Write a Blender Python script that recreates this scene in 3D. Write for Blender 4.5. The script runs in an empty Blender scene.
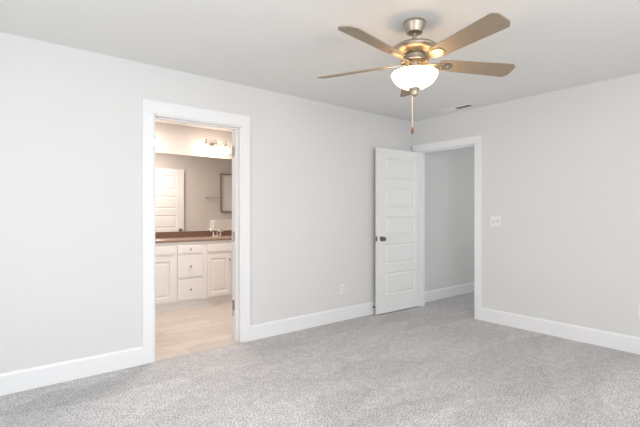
import bpy, bmesh, math
from mathutils import Vector, Matrix
PI = math.pi
S = bpy.context.scene
COL = S.collection

# ---------------------------------------------------------------- camera
cd = bpy.data.cameras.new('camera'); cam = bpy.data.objects.new('camera', cd); COL.objects.link(cam)
cam.location = (-4.401, -3.515, 1.225)
cam.rotation_euler = (PI/2, 0, -math.radians(38.933))
cd.sensor_width = 36.0; cd.lens = 36.0*412/640; cd.clip_start = 0.02
S.camera = cam

# ---------------------------------------------------------------- world, daylight, exposure
S.view_settings.view_transform = 'Standard'; S.view_settings.look = 'None'
S.view_settings.exposure = 0.0; S.view_settings.gamma = 1.0; S.view_settings.use_curve_mapping = False
W = bpy.data.worlds.new('sky'); S.world = W; W.use_nodes = True
W.node_tree.nodes['Background'].inputs[0].default_value = (0.9, 0.95, 1.0, 1)
W.node_tree.nodes['Background'].inputs[1].default_value = 1.0

def area(name, loc, rot, sx, sy, power, col):
    l = bpy.data.lights.new(name, 'AREA'); l.shape = 'RECTANGLE'; l.size = sx; l.size_y = sy
    l.energy = power; l.color = col
    o = bpy.data.objects.new(name, l); COL.objects.link(o); o.location = loc; o.rotation_euler = rot
    return o
# daylight that comes in through the windows behind and beside the camera
area('daylight_rear', (-3.7, -4.72, 1.45), (PI/2-.35, 0, 0), 1.5, 1.6, 69, (0.89, 0.94, 1.0))
area('daylight_rear', (-1.6, -4.72, 1.45), (PI/2-.2, 0, 0), 1.5, 1.6, 19, (0.98, 0.96, 0.95))
area('daylight_side', (-5.72, -2.3, 1.45), (PI/2-.12, 0, -PI/2), 1.5, 1.6, 45, (0.93, 0.965, 1.0))
# fill light added out of view inside the closed hall
area('hall_fill', (1.4, -2.35, 1.5), (PI/2, 0, 0), 1.2, 1.4, 14, (0.97, 0.985, 1.0))
# unseen fill light added below the bathroom ceiling to brighten the vanity
area('bathroom_fill', (-2.35, 1.05, 2.43), (0, 0, 0), 0.6, 0.5, 34, (1.0, 0.89, 0.83))

# ---------------------------------------------------------------- materials
def mat(name, col, rough=0.6, metal=0.0, bump=0.0, scale=60.0, vary=0.0, spec=0.5, stretch=None, emit=None, estr=0.0, alpha_trans=0.0):
    m = bpy.data.materials.new(name); m.use_nodes = True
    nt = m.node_tree; b = nt.nodes['Principled BSDF']
    b.inputs['Base Color'].default_value = (*col, 1); b.inputs['Roughness'].default_value = rough
    b.inputs['Metallic'].default_value = metal; b.inputs['Specular IOR Level'].default_value = spec
    if emit:
        b.inputs['Emission Color'].default_value = (*emit, 1); b.inputs['Emission Strength'].default_value = estr
    tc = nt.nodes.new('ShaderNodeTexCoord'); mp = nt.nodes.new('ShaderNodeMapping')
    nt.links.new(tc.outputs['Object'], mp.inputs['Vector'])
    if stretch: mp.inputs['Scale'].default_value = stretch
    n = nt.nodes.new('ShaderNodeTexNoise'); n.inputs['Scale'].default_value = scale; n.inputs['Detail'].default_value = 4
    nt.links.new(mp.outputs[0], n.inputs['Vector'])
    if vary:
        r = nt.nodes.new('ShaderNodeValToRGB')
        r.color_ramp.elements[0].color = tuple(c*(1-vary) for c in col)+(1,)
        r.color_ramp.elements[1].color = tuple(min(1, c*(1+vary)) for c in col)+(1,)
        r.color_ramp.elements[0].position = 0.3; r.color_ramp.elements[1].position = 0.7
        nt.links.new(n.outputs['Fac'], r.inputs[0]); nt.links.new(r.outputs[0], b.inputs['Base Color'])
    if bump:
        bp = nt.nodes.new('ShaderNodeBump'); bp.inputs['Strength'].default_value = bump; bp.inputs['Distance'].default_value = 0.002
        nt.links.new(n.outputs['Fac'], bp.inputs['Height']); nt.links.new(bp.outputs[0], b.inputs['Normal'])
    return m

M = {}
M['wall'] = mat('wall_paint', (0.745, 0.74, 0.73), 0.85, bump=0.06, scale=220, spec=0.2)
M['hallwall'] = M['wall']
M['ceil'] = mat('ceiling_paint', (0.84, 0.835, 0.815), 0.95, bump=0.08, scale=180, spec=0.1)
M['bathwall'] = mat('wall_paint_warm_lit', (0.66, 0.625, 0.59), 0.85, bump=0.06, scale=220, spec=0.2)  # wall paint with the warm lamp light put into its colour
M['trim'] = mat('trim_paint', (0.87, 0.87, 0.87), 0.4, bump=0.02, scale=40)
M['door'] = mat('door_paint', (0.84, 0.84, 0.83), 0.42, bump=0.03, scale=60, stretch=(1, 1, .1))
M['cab'] = mat('cabinet_paint', (0.83, 0.81, 0.79), 0.4, bump=0.02, scale=50)
M['toe'] = mat('toe_paint', (0.80, 0.78, 0.75), 0.5, bump=0.02, scale=50)
M['counter'] = mat('brown_laminate', (0.15, 0.085, 0.06), 0.28, bump=0.02, scale=90, vary=0.25)
M['countertop'] = mat('brown_laminate_lit', (0.30, 0.215, 0.17), 0.22, bump=0.02, scale=120, vary=0.25)  # lighter copy of the backsplash brown; the lit front edge is in the colour
M['nickel'] = mat('brushed_nickel', (0.46, 0.41, 0.33), 0.42, metal=1.0, bump=0.15, scale=40, stretch=(1, 1, 14))
M['chrome'] = mat('chrome', (0.78, 0.75, 0.72), 0.12, metal=1.0, bump=0.02)
M['bronze'] = mat('dark_metal', (0.22, 0.20, 0.18), 0.35, metal=1.0, bump=0.05)
M['hinge'] = mat('satin_hinge', (0.42, 0.40, 0.37), 0.35, metal=1.0, bump=0.05)
M['blade'] = mat('blade_veneer', (0.30, 0.235, 0.165), 0.5, bump=0.10, scale=18, vary=0.16, stretch=(1.2, 14, 14))
M['plate'] = mat('white_plastic', (0.85, 0.84, 0.83), 0.3, bump=0.01)
M['slot'] = mat('dark_slot', (0.06, 0.06, 0.06), 0.6, bump=0.02)
M['duct'] = mat('duct_shade', (0.035, 0.033, 0.03), 0.8, bump=0.05)
M['vent'] = mat('vent_enamel', (0.90, 0.89, 0.87), 0.45, bump=0.02)
M['rubber'] = mat('white_rubber', (0.75, 0.74, 0.72), 0.7, bump=0.03)
M['fob'] = mat('wood_fob', (0.20, 0.07, 0.04), 0.4, bump=0.05, scale=30, vary=0.2)
M['chain'] = mat('chain_metal', (0.80, 0.74, 0.66), 0.3, metal=0.6, bump=0.05)
M['tile'] = mat('white_tile', (0.86, 0.84, 0.81), 0.35, bump=0.02)
M['bowl'] = mat('lit_frosted_bowl', (0.9, 0.86, 0.8), 0.4, bump=0.02, emit=(1.0, 0.60, 0.28), estr=26)
M['shade'] = mat('lit_frosted_shade', (0.9, 0.86, 0.8), 0.4, bump=0.02, emit=(1.0, 0.82, 0.70), estr=12)
M['mirror'] = mat('mirror_silver', (0.93, 0.93, 0.92), 0.0, metal=1.0)

def glass_mat():
    m = bpy.data.materials.new('clear_pane'); m.use_nodes = True; nt = m.node_tree; nt.nodes.clear()
    o = nt.nodes.new('ShaderNodeOutputMaterial'); mx = nt.nodes.new('ShaderNodeMixShader')
    t = nt.nodes.new('ShaderNodeBsdfTransparent'); g = nt.nodes.new('ShaderNodeBsdfGlossy'); f = nt.nodes.new('ShaderNodeValue')
    g.inputs['Roughness'].default_value = 0.02; f.outputs[0].default_value = 0.03
    t.inputs[0].default_value = (0.995, 0.998, 0.998, 1)
    nt.links.new(f.outputs[0], mx.inputs[0]); nt.links.new(t.outputs[0], mx.inputs[1]); nt.links.new(g.outputs[0], mx.inputs[2])
    nt.links.new(mx.outputs[0], o.inputs[0]); return m
M['glass'] = glass_mat()

def carpet_mat():
    m = bpy.data.materials.new('carpet_pile'); m.use_nodes = True; nt = m.node_tree; b = nt.nodes['Principled BSDF']
    L = nt.links.new
    b.inputs['Roughness'].default_value = 1.0; b.inputs['Specular IOR Level'].default_value = 0.03
    b.inputs['Sheen Weight'].default_value = 0.25; b.inputs['Sheen Roughness'].default_value = 0.6
    tc = nt.nodes.new('ShaderNodeTexCoord')
    def noise(s, d, vec=None):
        n = nt.nodes.new('ShaderNodeTexNoise'); n.inputs['Scale'].default_value = s; n.inputs['Detail'].default_value = d
        L(vec or tc.outputs['Object'], n.inputs['Vector']); return n
    fine = noise(105, 2); midn = noise(16, 3)
    mp = nt.nodes.new('ShaderNodeMapping'); mp.inputs['Rotation'].default_value = (0, 0, 0.5); mp.inputs['Scale'].default_value = (0.7, 2.2, 1)
    L(tc.outputs['Object'], mp.inputs['Vector']); big = noise(1.6, 2, mp.outputs[0])
    r = nt.nodes.new('ShaderNodeValToRGB'); e = r.color_ramp.elements
    e[0].position = 0.32; e[0].color = (0.19, 0.18, 0.175, 1)
    e[1].position = 0.66; e[1].color = (0.75, 0.735, 0.735, 1)
    x = r.color_ramp.elements.new(0.48); x.color = (0.485, 0.473, 0.474, 1)
    L(fine.outputs['Fac'], r.inputs[0])
    def mulby(n, lo, hi, p0, p1, prev):
        rr = nt.nodes.new('ShaderNodeMapRange'); rr.inputs[1].default_value = p0; rr.inputs[2].default_value = p1
        rr.inputs[3].default_value = lo; rr.inputs[4].default_value = hi; L(n.outputs['Fac'], rr.inputs[0])
        mx = nt.nodes.new('ShaderNodeMix'); mx.data_type = 'RGBA'; mx.blend_type = 'MULTIPLY'; mx.inputs[0].default_value = 1
        L(prev, mx.inputs[6]); L(rr.outputs[0], mx.inputs[7]); return mx.outputs[2]
    c = mulby(midn, 0.90, 1.06, 0.38, 0.62, r.outputs[0]); c = mulby(big, 0.95, 1.04, 0.42, 0.58, c)
    # vacuum strokes: pile leaning different ways in long wedge-shaped swaths
    mv = nt.nodes.new('ShaderNodeMapping'); mv.inputs['Rotation'].default_value = (0, 0, -0.35); mv.inputs['Scale'].default_value = (0.9, 2.6, 1)
    L(tc.outputs['Object'], mv.inputs['Vector'])
    vo = nt.nodes.new('ShaderNodeTexVoronoi'); vo.inputs['Scale'].default_value = 1.3; L(mv.outputs[0], vo.inputs['Vector'])
    sx = nt.nodes.new('ShaderNodeSeparateColor'); L(vo.outputs['Color'], sx.inputs[0])
    rr = nt.nodes.new('ShaderNodeMapRange'); rr.inputs[3].default_value = 0.89; rr.inputs[4].default_value = 1.08; L(sx.outputs[0], rr.inputs[0])
    mx = nt.nodes.new('ShaderNodeMix'); mx.data_type = 'RGBA'; mx.blend_type = 'MULTIPLY'; mx.inputs[0].default_value = 1
    L(c, mx.inputs[6]); L(rr.outputs[0], mx.inputs[7]); c = mx.outputs[2]
    L(c, b.inputs['Base Color'])
    bp = nt.nodes.new('ShaderNodeBump'); bp.inputs['Strength'].default_value = 0.7; bp.inputs['Distance'].default_value = 0.006
    L(fine.outputs['Fac'], bp.inputs['Height']); L(bp.outputs[0], b.inputs['Normal'])
    return m
M['carpet'] = carpet_mat()

def plank_mat():
    m = bpy.data.materials.new('vinyl_planks'); m.use_nodes = True; nt = m.node_tree; b = nt.nodes['Principled BSDF']; L = nt.links.new
    tc = nt.nodes.new('ShaderNodeTexCoord')
    br = nt.nodes.new('ShaderNodeTexBrick'); br.inputs['Scale'].default_value = 1.0; br.inputs['Mortar Size'].default_value = 0.0025
    br.inputs['Brick Width'].default_value = 1.2; br.inputs['Row Height'].default_value = 0.17
    br.inputs['Color1'].default_value = (0.54, 0.48, 0.43, 1); br.inputs['Color2'].default_value = (0.61, 0.55, 0.50, 1); br.inputs['Mortar'].default_value = (0.40, 0.32, 0.26, 1)
    L(tc.outputs['Object'], br.inputs['Vector'])
    mp = nt.nodes.new('ShaderNodeMapping'); mp.inputs['Scale'].default_value = (1.5, 16, 1); L(tc.outputs['Object'], mp.inputs['Vector'])
    n = nt.nodes.new('ShaderNodeTexNoise'); n.inputs['Scale'].default_value = 2.5; n.inputs['Detail'].default_value = 6; L(mp.outputs[0], n.inputs['Vector'])
    rr = nt.nodes.new('ShaderNodeMapRange'); rr.inputs[1].default_value = 0.3; rr.inputs[2].default_value = 0.7; rr.inputs[3].default_value = 0.86; rr.inputs[4].default_value = 1.1
    L(n.outputs['Fac'], rr.inputs[0])
    mx = nt.nodes.new('ShaderNodeMix'); mx.data_type = 'RGBA'; mx.blend_type = 'MULTIPLY'; mx.inputs[0].default_value = 1
    L(br.outputs['Color'], mx.inputs[6]); L(rr.outputs[0], mx.inputs[7]); L(mx.outputs[2], b.inputs['Base Color'])
    b.inputs['Roughness'].default_value = 0.45
    return m
M['planks'] = plank_mat()

# ---------------------------------------------------------------- mesh helpers
def nb(): return bmesh.new()
def box(bm, x0, x1, y0, y1, z0, z1, bev=0.0):
    v = [bm.verts.new((x, y, z)) for x in (x0, x1) for y in (y0, y1) for z in (z0, z1)]
    fs = [(0, 1, 3, 2), (4, 6, 7, 5), (0, 4, 5, 1), (2, 3, 7, 6), (0, 2, 6, 4), (1, 5, 7, 3)]
    f = [bm.faces.new([v[i] for i in q]) for q in fs]
    if bev:
        es = list({e for q in f for e in q.edges})
        bmesh.ops.bevel(bm, geom=es, offset=bev, segments=2, profile=0.5, affect='EDGES')
    return bm
def lathe(bm, prof, seg=40, M4=None):
    """prof: list of (r, z)"""
    rings = []
    for r, z in prof:
        if r < 1e-5: rings.append([bm.verts.new((0, 0, z))])
        else: rings.append([bm.verts.new((r*math.cos(2*PI*i/seg), r*math.sin(2*PI*i/seg), z)) for i in range(seg)])
    for a, b in zip(rings, rings[1:]):
        for i in range(seg):
            j = (i+1) % seg
            if len(a) == 1 and len(b) == 1: continue
            if len(a) == 1: bm.faces.new((a[0], b[i], b[j]))
            elif len(b) == 1: bm.faces.new((a[i], b[0], a[j]))
            else: bm.faces.new((a[i], b[i], b[j], a[j]))
    if M4 is not None: bmesh.ops.transform(bm, matrix=M4, verts=[v for r in rings for v in r])
    return bm
def tube(bm, pts, r, seg=10):
    pts = [Vector(p) for p in pts]; rings = []
    up = None
    for i, p in enumerate(pts):
        t = (pts[min(i+1, len(pts)-1)]-pts[max(i-1, 0)]).normalized()
        if up is None:
            up = Vector((0, 0, 1)) if abs(t.z) < 0.9 else Vector((1, 0, 0))
        s = t.cross(up).normalized(); up = s.cross(t).normalized()
        rr = r[i] if isinstance(r, (list, tuple)) else r
        rings.append([bm.verts.new(p+rr*(math.cos(2*PI*k/seg)*s+math.sin(2*PI*k/seg)*up)) for k in range(seg)])
    for a, b in zip(rings, rings[1:]):
        for k in range(seg): bm.faces.new((a[k], a[(k+1) % seg], b[(k+1) % seg], b[k]))
    bm.faces.new(rings[0]); bm.faces.new(rings[-1][::-1]); return bm
def extrude_outline(bm, pts, z0, z1):
    a = [bm.verts.new((x, y, z0)) for x, y in pts]; b = [bm.verts.new((x, y, z1)) for x, y in pts]
    n = len(pts); bm.faces.new(a[::-1]); bm.faces.new(b)
    for i in range(n): bm.faces.new((a[i], a[(i+1) % n], b[(i+1) % n], b[i]))
    return bm
def panel_slab(bm, W_, H, T, panels, two=True, raised=True, dep=0.011):
    """slab in x 0..W, z 0..H, front face y=T... back y=0; panels (x0,x1,z0,z1) moulded in the face(s)"""
    xs = sorted({0, W_, *[p[0] for p in panels], *[p[1] for p in panels]})
    zs = sorted({0, H, *[p[2] for p in panels], *[p[3] for p in panels]})
    for side in (0, 1):
        y = T if side else 0.0; sg = -1 if side else 1
        molded = side or two
        for x0, x1 in zip(xs, xs[1:]):
            for z0, z1 in zip(zs, zs[1:]):
                cell = any(p[0] <= x0 and x1 <= p[1] and p[2] <= z0 and z1 <= p[3] for p in panels)
                def ring(m, d): return [bm.verts.new((a, y+sg*d, b)) for a, b in ((x0+m, z0+m), (x1-m, z0+m), (x1-m, z1-m), (x0+m, z1-m))]
                if not (cell and molded):
                    bm.faces.new(ring(0, 0)); continue
                steps = [(0, 0), (0.009, dep), (0.016, dep)] + ([(0.040, 0.002)] if raised else [])
                rs = [ring(m, d) for m, d in steps]
                for a, b in zip(rs, rs[1:]):
                    for i in range(4): bm.faces.new((a[i], a[(i+1) % 4], b[(i+1) % 4], b[i]))
                bm.faces.new(rs[-1])
    for q in (((0, 0), (W_, 0)), ((0, H), (W_, H)), ((0, 0), (0, H)), ((W_, 0), (W_, H))):
        (xa, za), (xb, zb) = q
        bm.faces.new([bm.verts.new(c) for c in ((xa, 0, za), (xb, 0, zb), (xb, T, zb), (xa, T, za))])
    bmesh.ops.remove_doubles(bm, verts=bm.verts, dist=1e-5)
    return bm
def obj(name, bm, m, parent=None, smooth=False, loc=None, rz=0.0, label=None):
    bmesh.ops.recalc_face_normals(bm, faces=bm.faces)
    me = bpy.data.meshes.new(name); bm.to_mesh(me); bm.free(); me.materials.append(M[m] if isinstance(m, str) else m)
    o = bpy.data.objects.new(name, me); COL.objects.link(o)
    if smooth:
        for p in me.polygons: p.use_smooth = True
        me.set_sharp_from_angle(angle=math.radians(40))
    if loc is not None: o.location = loc
    o.rotation_euler.z = rz
    if parent: o.parent = parent
    if label: o['label'] = label
    return o
def tag(o, label, cat, group=None, kind=None):
    o['label'] = label; o['category'] = cat
    if group: o['group'] = group
    if kind: o['kind'] = kind
    return o
def struct(name, bm, m, label=None, cat=None, **k):
    o = obj(name, bm, m, **k); o['kind'] = 'structure'
    if label: o['label'] = label; o['category'] = cat
    return o
def empty(name, loc, label, cat, group=None, rz=0.0):
    o = bpy.data.objects.new(name, None); COL.objects.link(o); o.location = loc; o.rotation_euler.z = rz
    o.empty_display_size = 0.1
    return tag(o, label, cat, group)
def copy_tree(o, parent=None):
    c = o.copy(); COL.objects.link(c)
    if parent: c.parent = parent
    for ch in [k for k in bpy.data.objects if k.parent == o]: copy_tree(ch, c)
    return c

# ---------------------------------------------------------------- the setting
CZ = 2.45           # ceiling height
XW = 0.02           # face of the right wall
YR, XL = -4.6, -5.6 # rear wall, left wall
BX0, BX1 = -3.324, -2.53   # bathroom doorway
BH = 2.045
DY0, DY1 = -0.915, -0.108  # bedroom doorway in the right wall
HX = 2.4
struct('floor', box(nb(), XL-.1, HX+.1, YR-.1, 0.0, -0.06, 0.0), 'carpet', 'pale grey-beige speckled cut pile carpet', 'carpet')
struct('floor_bathroom', box(nb(), -3.5, 0.0, 0.0, 2.3, -0.06, 0.0), 'planks', 'pale wood-look plank floor beyond the bathroom doorway', 'floor')
struct('ceiling', box(nb(), XL-.1, HX+.1, YR-.1, 2.3, CZ, CZ+0.06), 'ceil', 'flat white painted ceiling', 'ceiling')
b = nb(); box(b, XL-.1, BX0, 0, .12, 0, CZ); box(b, BX0, BX1, 0, .12, BH, CZ); box(b, BX1, HX+.1, 0, .12, 0, CZ)
struct('wall_back', b, 'wall', 'light grey wall with the bathroom doorway', 'wall')
b = nb(); box(b, XW, XW+.12, DY1, 0, 0, CZ); box(b, XW, XW+.12, DY0, DY1, BH-.005, CZ); box(b, XW, XW+.12, YR, DY0, 0, CZ)
struct('wall_right', b, 'wall', 'light grey wall with the open bedroom doorway', 'wall')
def holed(bm, axis, c0, c1, a0, a1, holes, z0, z1):
    """wall slab along an axis, with window holes (a0,a1) between z0 and z1"""
    def bx(p0, p1, q0, q1):
        if axis == 'x': box(bm, p0, p1, c0, c1, q0, q1)
        else: box(bm, c0, c1, p0, p1, q0, q1)
    cur = a0
    for h0, h1 in holes:
        bx(cur, h0, 0, CZ); bx(h0, h1, 0, z0); bx(h0, h1, z1, CZ); cur = h1
    bx(cur, a1, 0, CZ); return bm
struct('wall_rear', holed(nb(), 'x', YR-.1, YR, XL-.1, HX+.1, [(-4.45, -2.95), (-2.35, -0.85)], .65, 2.25), 'wall', 'light grey wall with two windows behind the viewer', 'wall')
struct('wall_left', holed(nb(), 'y', XL-.1, XL, YR, 0, [(-3.05, -1.55)], .65, 2.25), 'wall', 'light grey wall with one window at the left', 'wall')
n = 0
for ax, c, a0, a1 in (('x', YR-.06, -4.45, -2.95), ('x', YR-.06, -2.35, -.85), ('y', XL-.06, -3.05, -1.55)):
    n += 1; b = nb(); g = nb()
    def bar(bm, p0, p1, q0, q1, t=.03):
        if ax == 'x': box(bm, p0, p1, c-t, c+t, q0, q1)
        else: box(bm, c-t, c+t, p0, p1, q0, q1)
    bar(b, a0, a0+.04, .65, 2.25); bar(b, a1-.04, a1, .65, 2.25); bar(b, a0+.04, a1-.04, .65, .69); bar(b, a0+.04, a1-.04, 2.21, 2.25); bar(b, a0+.04, a1-.04, 1.43, 1.47)
    w = struct('window_%d' % n, b, 'trim', 'white sash window', 'window')
    bar(g, a0+.04, a1-.04, .69, 1.43, .003); bar(g, a0+.04, a1-.04, 1.47, 2.21, .003); obj('pane', g, 'glass', w)
# hall beyond the bedroom door
struct('wall_hall_end', box(nb(), HX, HX+.1, YR, 0, 0, CZ), 'wall')
struct('wall_hall_near', box(nb(), XW+.12, HX, -2.6, -2.5, 0, CZ), 'wall')
# bathroom shell
BM = 2.13           # wall carrying the mirror
struct('wall_bathroom_far', box(nb(), -3.5, 0.0, BM, BM+.1, 0, CZ), 'bathwall', 'bathroom wall above the mirror, tinted beige for warm light', 'wall')
struct('wall_bathroom_left', box(nb(), -3.6, -3.5, .12, BM+.1, 0, CZ), 'bathwall')
struct('wall_bathroom_right', box(nb(), -0.02, .08, .12, BM+.1, 0, CZ), 'bathwall')
b = nb(); box(b, -3.5, BX0-.0, .12, .128, 0, CZ); box(b, BX0, BX1, .12, .128, BH, CZ); box(b, BX1, -.02, .12, .128, 0, CZ)
struct('wall_bathroom_near', b, 'bathwall', 'bathroom wall seen in the mirror, tinted beige for warm light', 'wall')
struct('wall_half', box(nb(), -1.0, -.02, .128, .31, 0, 1.10, .004), 'tile', 'white half-height wall end reflected low in the bathroom mirror', 'wall')

# baseboards: board with eased top edge
def baseboard(name, p0, p1, nrm, label=None):
    p0, p1, n_ = Vector((*p0, 0)), Vector((*p1, 0)), Vector((*nrm, 0)); b = nb()
    prof = [(0, 0), (.015, 0), (.015, .128), (.011, .140), (.006, .146), (0, .146)]
    A = [b.verts.new(p0+n_*d+Vector((0, 0, z))) for d, z in prof]; B = [b.verts.new(p1+n_*d+Vector((0, 0, z))) for d, z in prof]
    k = len(prof)
    for i in range(k): b.faces.new((A[i], A[(i+1) % k], B[(i+1) % k], B[i]))
    b.faces.new(A); b.faces.new(B[::-1])
    return struct(name, b, 'trim', label, 'baseboard' if label else None)
baseboard('baseboard_back_left', (XL, 0), (BX0-.098, 0), (0, -1), 'white baseboard left of the bathroom doorway')
baseboard('baseboard_back', (BX1+.092, 0), (XW-.02, 0), (0, -1), 'white baseboard between the bathroom doorway and the corner')
baseboard('baseboard_right', (XW, YR), (XW, DY0-.088), (-1, 0), 'white baseboard along the right wall')
baseboard('baseboard_hall', (XW+.12, 0), (HX, 0), (0, -1), 'white baseboard along the hall wall')
baseboard('baseboard_rear', (XL, YR), (XW, YR), (0, 1))
baseboard('baseboard_left', (XL, YR), (XL, 0), (1, 0))
baseboard('baseboard_bathroom', (BX1+.09, .128), (-1.0, .128), (0, 1))

# casings and jambs
def casing_x(name, x0, x1, h, wl, wr, wt, y, out, yj0, yj1, label):
    b = nb(); t = .018
    ya, yb = sorted((y, y+out*t))
    box(b, x0-wl, x0-.006, ya, yb, 0, h+.006, .003); box(b, x1+.006, x1+wr, ya, yb, 0, h+.006, .003)
    box(b, x0-wl, x1+wr, ya, yb, h+.006, h+wt, .003)
    # jamb lining and stop
    return struct(name, b, 'trim', label, 'door casing')
c = casing_x('trim_1', BX0, BX1, BH, .098, .096, .112, 0, -1, 0, .128, 'flat white door casing around the bathroom doorway')
b = nb(); box(b, BX0-.012, BX0+.006, -.004, .134, 0, BH); box(b, BX1-.006, BX1+.012, -.004, .134, 0, BH); box(b, BX0-.012, BX1+.012, -.004, .134, BH-.006, BH+.01)
box(b, BX0+.006, BX0+.018, .05, .09, 0, BH-.006, .002); box(b, BX1-.018, BX1-.006, .05, .09, 0, BH-.006, .002); box(b, BX0+.018, BX1-.018, .05, .09, BH-.018, BH-.006, .002)
obj('jamb', b, 'trim', c)
for z in (1.83, 1.0, .335):
    b = nb(); box(b, BX1-.0085, BX1-.006, .096, .134, z-.045, z+.045)
    lathe(b, [(0, z-.048), (.006, z-.048), (.006, z+.048), (0, z+.048)], 12, Matrix.Translation((BX1-.010, .138, 0)))
    obj('hinge', b, 'hinge', c, label='satin metal hinge')
casing_x('trim_2', BX0, BX1, BH, .098, .096, .112, .128, 1, 0, 0, 'white casing on the bathroom side of the bathroom doorway')
# bedroom door casing on the right wall
def casing_y(name, x, out, label):
    b = nb(); t = .018; h = BH-.005
    xa, xb = sorted((x, x+out*t))
    box(b, xa, xb, DY0-.088, DY0-.006, 0, h+.006, .003); box(b, xa, xb, DY1+.006, min(DY1+.088, -.016), 0, h+.006, .003)
    box(b, xa, xb, DY0-.088, min(DY1+.088, -.016), h+.006, h+.086, .003)
    return struct(name, b, 'trim', label, 'door casing')
c = casing_y('trim_3', XW, -1, 'flat white door casing around the open bedroom doorway')
b = nb(); h = BH-.005
box(b, XW-.004, XW+.124, DY0-.012, DY0+.006, 0, h); box(b, XW-.004, XW+.124, DY1-.006, DY1+.012, 0, h); box(b, XW-.004, XW+.124, DY0-.012, DY1+.012, h-.006, h+.01)
box(b, XW+.04, XW+.08, DY0+.006, DY0+.018, 0, h-.006, .002); box(b, XW+.04, XW+.08, DY1-.018, DY1-.006, 0, h-.006, .002); box(b, XW+.04, XW+.08, DY0+.018, DY1-.018, h-.018, h-.006, .002)
obj('jamb', b, 'trim', c)
casing_y('trim_4', XW+.12, 1, 'white casing on the hall side of the bedroom doorway')

# ---------------------------------------------------------------- doors
def knob_bm(sg=1):
    b = nb(); lathe(b, [(0, 0), (.031, 0), (.031, .004), (.026, .009), (.012, .011), (.011, .024), (.017, .030), (.0255, .038), (.0265, .047), (.021, .056), (.010, .059), (0, .059)], 28, Matrix.Rotation(-PI/2*sg, 4, 'X'))
    return b
def door(name, Wd, H, rects, loc, rz, label, knob_m, hs):
    b = panel_slab(nb(), Wd, H, .035, rects)
    d = struct(name, b, 'door', label, 'door', loc=loc, rz=rz)
    obj('knob', knob_bm(1), knob_m, d, True, (Wd-.068, .035, .905)); 
    b = nb(); lathe(b, [(0, 0), (.031, 0), (.031, .004), (.012, .008), (.012, .018), (.025, .026), (.025, .036), (.012, .042), (0, .042)], 28, Matrix.Rotation(PI/2, 4, 'X'))
    obj('knob', b, knob_m, d, True, (Wd-.068, 0, .905))
    b = nb(); box(b, Wd-.001, Wd+.0015, .005, .030, .877, .933); box(b, Wd+.0015, Wd+.010, .011, .024, .896, .914, .002)
    obj('latch', b, knob_m, d)
    for z in hs:
        b = nb(); lathe(b, [(0, z-.045), (.006, z-.045), (.006, z+.045), (0, z+.045)], 12, Matrix.Translation((-.004, -.003, 0)))
        obj('hinge', b, 'hinge', d)
    return d
DW, DH = 0.782, 2.008
rc = [(.135, DW-.115, a, b_) for a, b_ in ((1.655, 1.905), (1.295, 1.545), (.94, 1.19), (.60, .85), (.225, .50))]
rc = [(a, b_, z0-.012, z1-.012) for a, b_, z0, z1 in rc]
rc = [(.10, DW-.135, z0, z1) for a, b_, z0, z1 in rc]
# origin at the hinge, local +X runs to the free edge, local +Y faces the room
door('door_1', DW, DH, rc, (XW+.001, -.092, .014), PI-.024, 'white five-panel door standing open against the back wall', 'bronze', (.25, 1.0, 1.8))
BW = .97
rcb = [(.14, BW-.14, a-.012, b_-.012) for a, b_ in ((1.655, 1.915), (1.305, 1.545), (.95, 1.19), (.60, .85), (.225, .50))]
door('door_2', BW, 2.03, rcb, (-2.52, .165, .014), 0.0, 'white panel door with round knob reflected in the bathroom mirror', 'bronze', (.25, 1.0, 1.8))

# ---------------------------------------------------------------- ceiling fan
FX, FY = -2.274, -1.844
fan = empty('ceiling_fan', (FX, FY, CZ), 'brushed nickel five-blade ceiling fan with lit white glass bowl', 'ceiling fan')
def fl(z): return z-CZ
def fobj(name, prof, m, seg=48, parent=None, label=None):
    return obj(name, lathe(nb(), [(r, fl(z)) for r, z in prof], seg), m, parent or fan, True, label=label)
fobj('canopy', [(0, 2.4495), (.068, 2.4495), (.0715, 2.440), (.069, 2.428), (.061, 2.408), (.054, 2.390), (.053, 2.385), (.049, 2.379), (.030, 2.374), (0, 2.374)], 'nickel')
fobj('downrod', [(0, 2.378), (.0135, 2.378), (.0135, 2.310), (.022, 2.308), (.024, 2.298), (0, 2.298)], 'nickel', 24)
fobj('motor_housing', [(0, 2.301), (.06, 2.300), (.105, 2.297), (.132, 2.290), (.142, 2.282), (.145, 2.274), (.141, 2.264), (.126, 2.253), (.104, 2.244), (.086, 2.238), (.080, 2.234), (0, 2.234)], 'nickel')
fobj('switch_housing', [(0, 2.245), (.066, 2.245), (.066, 2.212), (.060, 2.206), (0, 2.206)], 'nickel')
fobj('flywheel', [(0, 2.208), (.070, 2.208), (.088, 2.203), (.090, 2.196), (.086, 2.188), (.062, 2.184), (0, 2.184)], 'nickel')
fobj('light_fitter', [(0, 2.186), (.034, 2.186), (.034, 2.130), (.050, 2.122), (.130, 2.121), (.130, 2.113), (0, 2.110)], 'nickel')
bowlp = [(.128, 2.120), (.140, 2.122), (.145, 2.117), (.144, 2.110), (.136, 2.090), (.121, 2.069), (.101, 2.051), (.077, 2.037), (.051, 2.028), (.022, 2.024), (0, 2.023)]
fobj('glass_bowl', bowlp, 'bowl', 56, label='glowing white frosted glass bowl')
fobj('finial', [(0, 2.034), (.034, 2.034), (.039, 2.026), (.036, 2.018), (.027, 2.010), (.022, 1.998), (.021, 1.984), (.014, 1.976), (0, 1.974)], 'nickel', 28)
CX_, CY_ = -.014*.778, .014*.629
b = nb()
for i in range(43): bmesh.ops.create_icosphere(b, subdivisions=1, radius=.0034, matrix=Matrix.Translation((CX_, CY_, 1.972-CZ-i*.0047)))
pc = obj('pull_chain', b, 'chain', fan, True)
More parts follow.
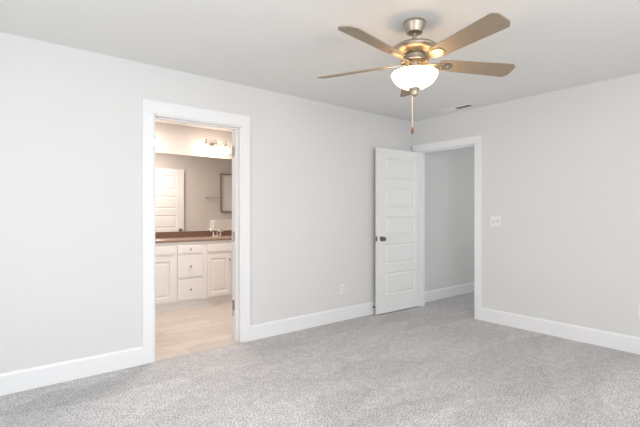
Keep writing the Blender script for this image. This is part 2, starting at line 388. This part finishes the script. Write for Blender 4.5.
obj('fob', lathe(nb(), [(0, 1.777-CZ), (.005, 1.775-CZ), (.006, 1.767-CZ), (.010, 1.759-CZ), (.0105, 1.745-CZ), (.007, 1.737-CZ), (0, 1.735-CZ)], 16, Matrix.Translation((CX_, CY_, 0))), 'fob', pc, True, label='small reddish brown wooden pull')
def blade_bm():
    b = nb(); r0, r1 = .165, .678; pts = []
    def wd(r): return .052+.018*(r-r0)/(r1-r0)
    lo = [(r0, -.040), (r0+.03, -wd(r0+.03))]
    w1 = wd(r1)
    tip = [(r1-.032, -w1), (r1-.024, -w1+.003), (r1-.003, -w1+.024), (r1, -w1+.033), (r1, w1-.033), (r1-.003, w1-.024), (r1-.024, w1-.003), (r1-.032, w1)]
    pts = lo+tip+[(r0+.03, wd(r0+.03)), (r0, .040)]
    extrude_outline(b, pts, -.0035, .0035); return b
def iron_bm():
    b = nb()
    top = [(.050, -.018), (.10, -.012), (.135, -.014), (.165, -.030), (.20, -.036), (.235, -.030), (.252, -.014)]
    extrude_outline(b, top+[(x, -y) for x, y in reversed(top)], -.0085, -.0038)
    return b
pit = math.radians(15)
BZ = 2.188-CZ
proto = None
for k in range(5):
    a_cam = math.radians(9+72*k)                 # from straight ahead, clockwise seen from above
    wang = math.radians(90-38.933)-a_cam         # world angle from +X
    if proto is None:
        bl = obj('blade', blade_bm(), 'blade', fan)
        ir = obj('blade_iron', iron_bm(), 'nickel', bl, label='brushed nickel bracket')
        for sx, sy in ((.185, .018), (.185, -.018), (.228, 0)):
            obj('screw', lathe(nb(), [(0, -.0118), (.004, -.0112), (.006, -.0084), (.006, -.0080)], 10, Matrix.Translation((sx, sy, 0))), 'hinge', bl)
        proto = bl
    else: bl = copy_tree(proto, fan)
    bl.location = (0, 0, BZ)
    bl.rotation_euler = (-pit, math.radians(1.3)*math.cos(a_cam-math.radians(50)), wang)   # blades sag a little to one side

# ---------------------------------------------------------------- vent, switches, outlets, stop
v = empty('ceiling_vent', (-.155, -.775, CZ), 'white rectangular ceiling vent with louvres near the right wall', 'vent')
L_, Wv = .215, .062
b = nb(); box(b, -Wv, Wv, -L_, -L_+.02, -.006, 0, .002); box(b, -Wv, Wv, L_-.02, L_, -.006, 0, .002); box(b, -Wv, -Wv+.02, -L_+.02, L_-.02, -.006, 0, .002); box(b, Wv-.02, Wv, -L_+.02, L_-.02, -.006, 0, .002); box(b, -Wv+.02, Wv-.02, -.006, .006, -.006, 0)
obj('frame', b, 'vent', v)
obj('duct', box(nb(), -Wv+.02, Wv-.02, -L_+.02, L_-.02, -.0012, -.0004), 'duct', v, label='dark sheet painting the shaded duct behind the louvres')  # flat near-black sheet paints in the shade behind the louvres
b = nb()
for i in range(17):
    y = -L_+.027+i*.0225
    if abs(y) < .01: continue
    s = 1 if y > 0 else -1
    q = [(-Wv+.02, y-s*.007, -.0015), (Wv-.02, y-s*.007, -.0015), (Wv-.02, y+s*.009, -.010), (-Wv+.02, y+s*.009, -.010)]
    vv = [b.verts.new(p) for p in q]; v2 = [b.verts.new((p[0], p[1]+s*.0012, p[2]+.0008)) for p in q]
    b.faces.new(vv); b.faces.new(v2[::-1])
    for i_ in range(4): b.faces.new((vv[i_], vv[(i_+1) % 4], v2[(i_+1) % 4], v2[i_]))
obj('louvre', b, 'vent', v)

sw = empty('light_switch', (XW, -1.164, 1.138), 'white double light switch plate on the right wall', 'light switch')
obj('plate', box(nb(), -.006, 0, -.060, .060, -.060, .060, .003), 'plate', sw)
for y, t in ((.024, 1), (-.024, -1)):
    b = nb(); box(b, -.0065, -.005, -.0055, .0055, -.0125, .0125); obj('slot', b, 'hinge', sw, loc=(-.0005, y, 0))
    b = nb(); box(b, -.017, -.005, -.004, .004, -.004+.006*t, .005+.006*t, .0015); obj('toggle', b, 'plate', sw, loc=(0, y, 0))
def outlet(loc, rz, label):
    o = empty('wall_outlet', loc, label, 'outlet', rz=rz)   # local -Y faces the room
    obj('plate', box(nb(), -.036, .036, -.006, 0, -.058, .058, .003), 'plate', o)
    for z in (.021, -.021):
        f = obj('socket', box(nb(), -.017, .017, -.008, -.004, -.014, .014, .004), 'plate', o, loc=(0, 0, z))
        b = nb(); box(b, -.0075, -.0055, -.0084, -.0078, -.002, .008); box(b, .0055, .0075, -.0084, -.0078, -.002, .008); box(b, -.002, .002, -.0084, -.0078, -.010, -.005)
        obj('slot', b, 'slot', f)
    return o
outlet((-1.238, 0, .36), 0, 'white wall outlet on the back wall left of the open door')
outlet((XW, -2.503, .372), -PI/2, 'white wall outlet low on the right wall at the frame edge')
ds = empty('door_stop', (-.735, -.015, .085), 'small door stop on the baseboard behind the open door', 'door stop')
obj('post', lathe(nb(), [(0, 0), (.013, 0), (.013, .004), (.005, .006), (.005, .026), (0, .026)], 14, Matrix.Rotation(PI/2, 4, 'X')), 'bronze', ds, True)
obj('tip', lathe(nb(), [(0, .024), (.009, .024), (.009, .036), (.006, .039), (0, .039)], 14, Matrix.Rotation(PI/2, 4, 'X')), 'bronze', ds, True)

# ---------------------------------------------------------------- vanity
FYV = 1.68      # cabinet face
def cab_knob(parent, x, z):
    return obj('knob', lathe(nb(), [(0, 0), (.006, 0), (.005, .012), (.012, .016), (.0145, .022), (.011, .028), (0, .030)], 18, Matrix.Rotation(PI/2, 4, 'X')), 'nickel', parent, True, loc=(x, 0, z), label='round metal knob')
def front(parent, name, x0, x1, z0, z1, kind):
    """a door or drawer front, its face at FYV-.018"""
    w_, h_ = x1-x0, z1-z0; b = nb()
    if kind == 'door': panel_slab(b, w_, h_, .018, [(.055, w_-.055, .055, h_-.055)], two=False)
    else: panel_slab(b, w_, h_, .018, [(.014, w_-.014, .014, h_-.014)], two=False, raised=False, dep=-.0) if False else box(b, 0, w_, 0, .018, 0, h_, .004)
    bmesh.ops.transform(b, matrix=Matrix.Scale(-1, 4, (0, 1, 0)), verts=b.verts)
    return obj(name, b, 'cab', parent, loc=(x0-parent.location.x, FYV-parent.location.y, z0))
def unit(x0, x1, label):
    u = empty('vanity_cabinet', ((x0+x1)/2, 1.9, 0), label, 'cabinet', 'bathroom vanity cabinets'); cx = (x0+x1)/2
    b = nb(); box(b, x0-cx, x1-cx, FYV-1.9, BM-1.9, .095, .862); obj('body', b, 'cab', u)
    obj('toe_kick', box(nb(), x0-cx, x1-cx, FYV+.014-1.9, FYV+.03-1.9, 0, .095), 'toe', u); return u
def addk(d, x, z): k = cab_knob(d, x, z); k.location.y = -.018; return k
u = unit(-3.27, -2.55, 'white sink cabinet partly hidden at the left end of the vanity')
front(u, 'drawer_front', -3.25, -2.572, .715, .815, 'drawer')
d = front(u, 'door', -2.905, -2.572, .12, .68, 'door'); addk(d, .03, .48)
d = front(u, 'door', -3.25, -2.915, .12, .68, 'door'); addk(d, .305, .48)
u = unit(-2.55, -2.167, 'white cabinet with a stack of three drawers mid vanity')
for z0, z1 in ((.715, .815), (.408, .685), (.12, .378)):
    d = front(u, 'drawer', -2.53, -2.20, z0, z1, 'drawer'); addk(d, .165, (z1-z0)/2)
u = unit(-2.167, -1.43, 'white sink cabinet right of the drawers, under the faucet')
front(u, 'drawer_front', -2.132, -1.455, .715, .815, 'drawer')
d = front(u, 'door', -2.132, -1.797, .12, .68, 'door'); addk(d, .31, .48)
d = front(u, 'door', -1.79, -1.455, .12, .68, 'door'); addk(d, .025, .48)
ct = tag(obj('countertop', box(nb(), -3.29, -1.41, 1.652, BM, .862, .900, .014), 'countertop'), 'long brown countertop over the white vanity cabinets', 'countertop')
tag(obj('backsplash', box(nb(), -3.29, -1.41, BM-.02, BM, .900, .975, .002), 'counter'), 'dark brown backsplash strip between the countertop and the mirror', 'backsplash')
tag(obj('mirror', box(nb(), -3.29, -1.41, BM-.006, BM, .977, 2.04), 'mirror'), 'wide frameless mirror above the brown backsplash', 'mirror')

# faucet: centre-set, two levers
fc = empty('faucet', (-1.83, 2.03, .90), 'nickel two-handle faucet on the brown countertop', 'faucet')
b = nb(); pts = [(.078*math.cos(t)+(.0), .026*math.sin(t)) for t in [2*PI*i/28 for i in range(28)]]; extrude_outline(b, pts, 0, .012); obj('base', b, 'chrome', fc, True)
obj('spout', tube(nb(), [(0, 0, .01), (0, -.002, .06), (0, -.025, .088), (0, -.065, .088), (0, -.105, .072), (0, -.115, .060)], [.015, .014, .013, .012, .011, .011], 14), 'chrome', fc, True)
for s in (-1, 1):
    b = nb(); lathe(b, [(.016, .010), (.014, .03), (.012, .045), (.013, .058), (0, .062)], 16, Matrix.Translation((s*.052, 0, 0)))
    tube(b, [(s*.045, 0, .055), (s*.075, -.005, .062), (s*.105, -.008, .070)], [.008, .007, .006], 10)
    obj('handle', b, 'chrome', fc, True)

# vanity lights: three downward bell shades on curled arms
def vlight(x, label):
    o = empty('vanity_light', (x, BM, 2.205), label, 'wall light', 'vanity lights')
    b = nb(); pts = [(.075*math.cos(t), .045*math.sin(t)) for t in [2*PI*i/28 for i in range(28)]]; extrude_outline(b, pts, 0, .022)
    bmesh.ops.transform(b, matrix=Matrix.Rotation(PI/2, 4, 'X'), verts=b.verts); obj('backplate', b, 'nickel', o, True)
    for dx in (-.145, 0, .145):
        arm = [(dx*.25, -.015, 0), (dx*.5, -.045, -.012), (dx*.75, -.08, .02), (dx*.92, -.10, .058), (dx, -.11, .068), (dx*1.04, -.115, .058), (dx*1.04, -.115, .03)]
        obj('arm', tube(nb(), arm, .008, 10), 'nickel', o, True)
        s = obj('lamp_shade', lathe(nb(), [(.020, -.002), (.026, -.02), (.034, -.045), (.046, -.075), (.060, -.100), (.058, -.101), (.044, -.075), (.031, -.045), (.022, -.02), (.016, -.004)], 28), 'shade', o, True, loc=(dx*1.04, -.115, 0), label='glowing frosted glass bell shade')
        obj('cap', lathe(nb(), [(0, .034), (.010, .032), (.020, .018), (.025, .0), (.022, -.006), (0, -.006)], 20), 'nickel', s, True)
    return o
vlight(-1.85, 'three-shade vanity light above the right end of the mirror')
vlight(-2.86, 'vanity light over the mirror, mostly hidden by the left door casing')

# things on the near bathroom wall, seen in the mirror
tb = empty('towel_bar', (-.96, .128, 1.53), 'slim metal towel bar reflected in the bathroom mirror', 'towel bar')
b = nb(); tube(b, [(-.125, .06, 0), (.158, .06, 0)], .008, 10); obj('bar', b, 'chrome', tb, True)
for x in (-.115,): obj('bracket', lathe(nb(), [(0, 0), (.024, 0), (.022, .008), (.011, .014), (.011, .055), (.014, .060), (.012, .070), (0, .072)], 16, Matrix.Translation((x, 0, 0)) @ Matrix.Rotation(-PI/2, 4, 'X')), 'chrome', tb, True)
fp = empty('glass_panel', (-.803, .128, 1.255), 'metal-framed glass panel beside the towel bar, reflected in the mirror', 'glass panel')
b = nb(); box(b, 0, .022, .02, .05, 0, .765); box(b, .598, .62, .02, .05, 0, .765); box(b, .022, .598, .02, .05, 0, .02); box(b, .022, .598, .02, .05, .745, .765)
obj('frame', b, 'hinge', fp); obj('bright_backing', box(nb(), .01, .61, .001, .012, .01, .755), 'tile', fp, label='white panel added behind the glass to brighten it'); obj('pane', box(nb(), .02, .60, .032, .038, .015, .75), 'glass', fp)  # white backing added so the inside of the frame looks lit
for x in (.06, .54):
    for z in (.0, .745): obj('wall_bracket', box(nb(), x, x+.03, 0, .022, z, z+.02), 'hinge', fp)
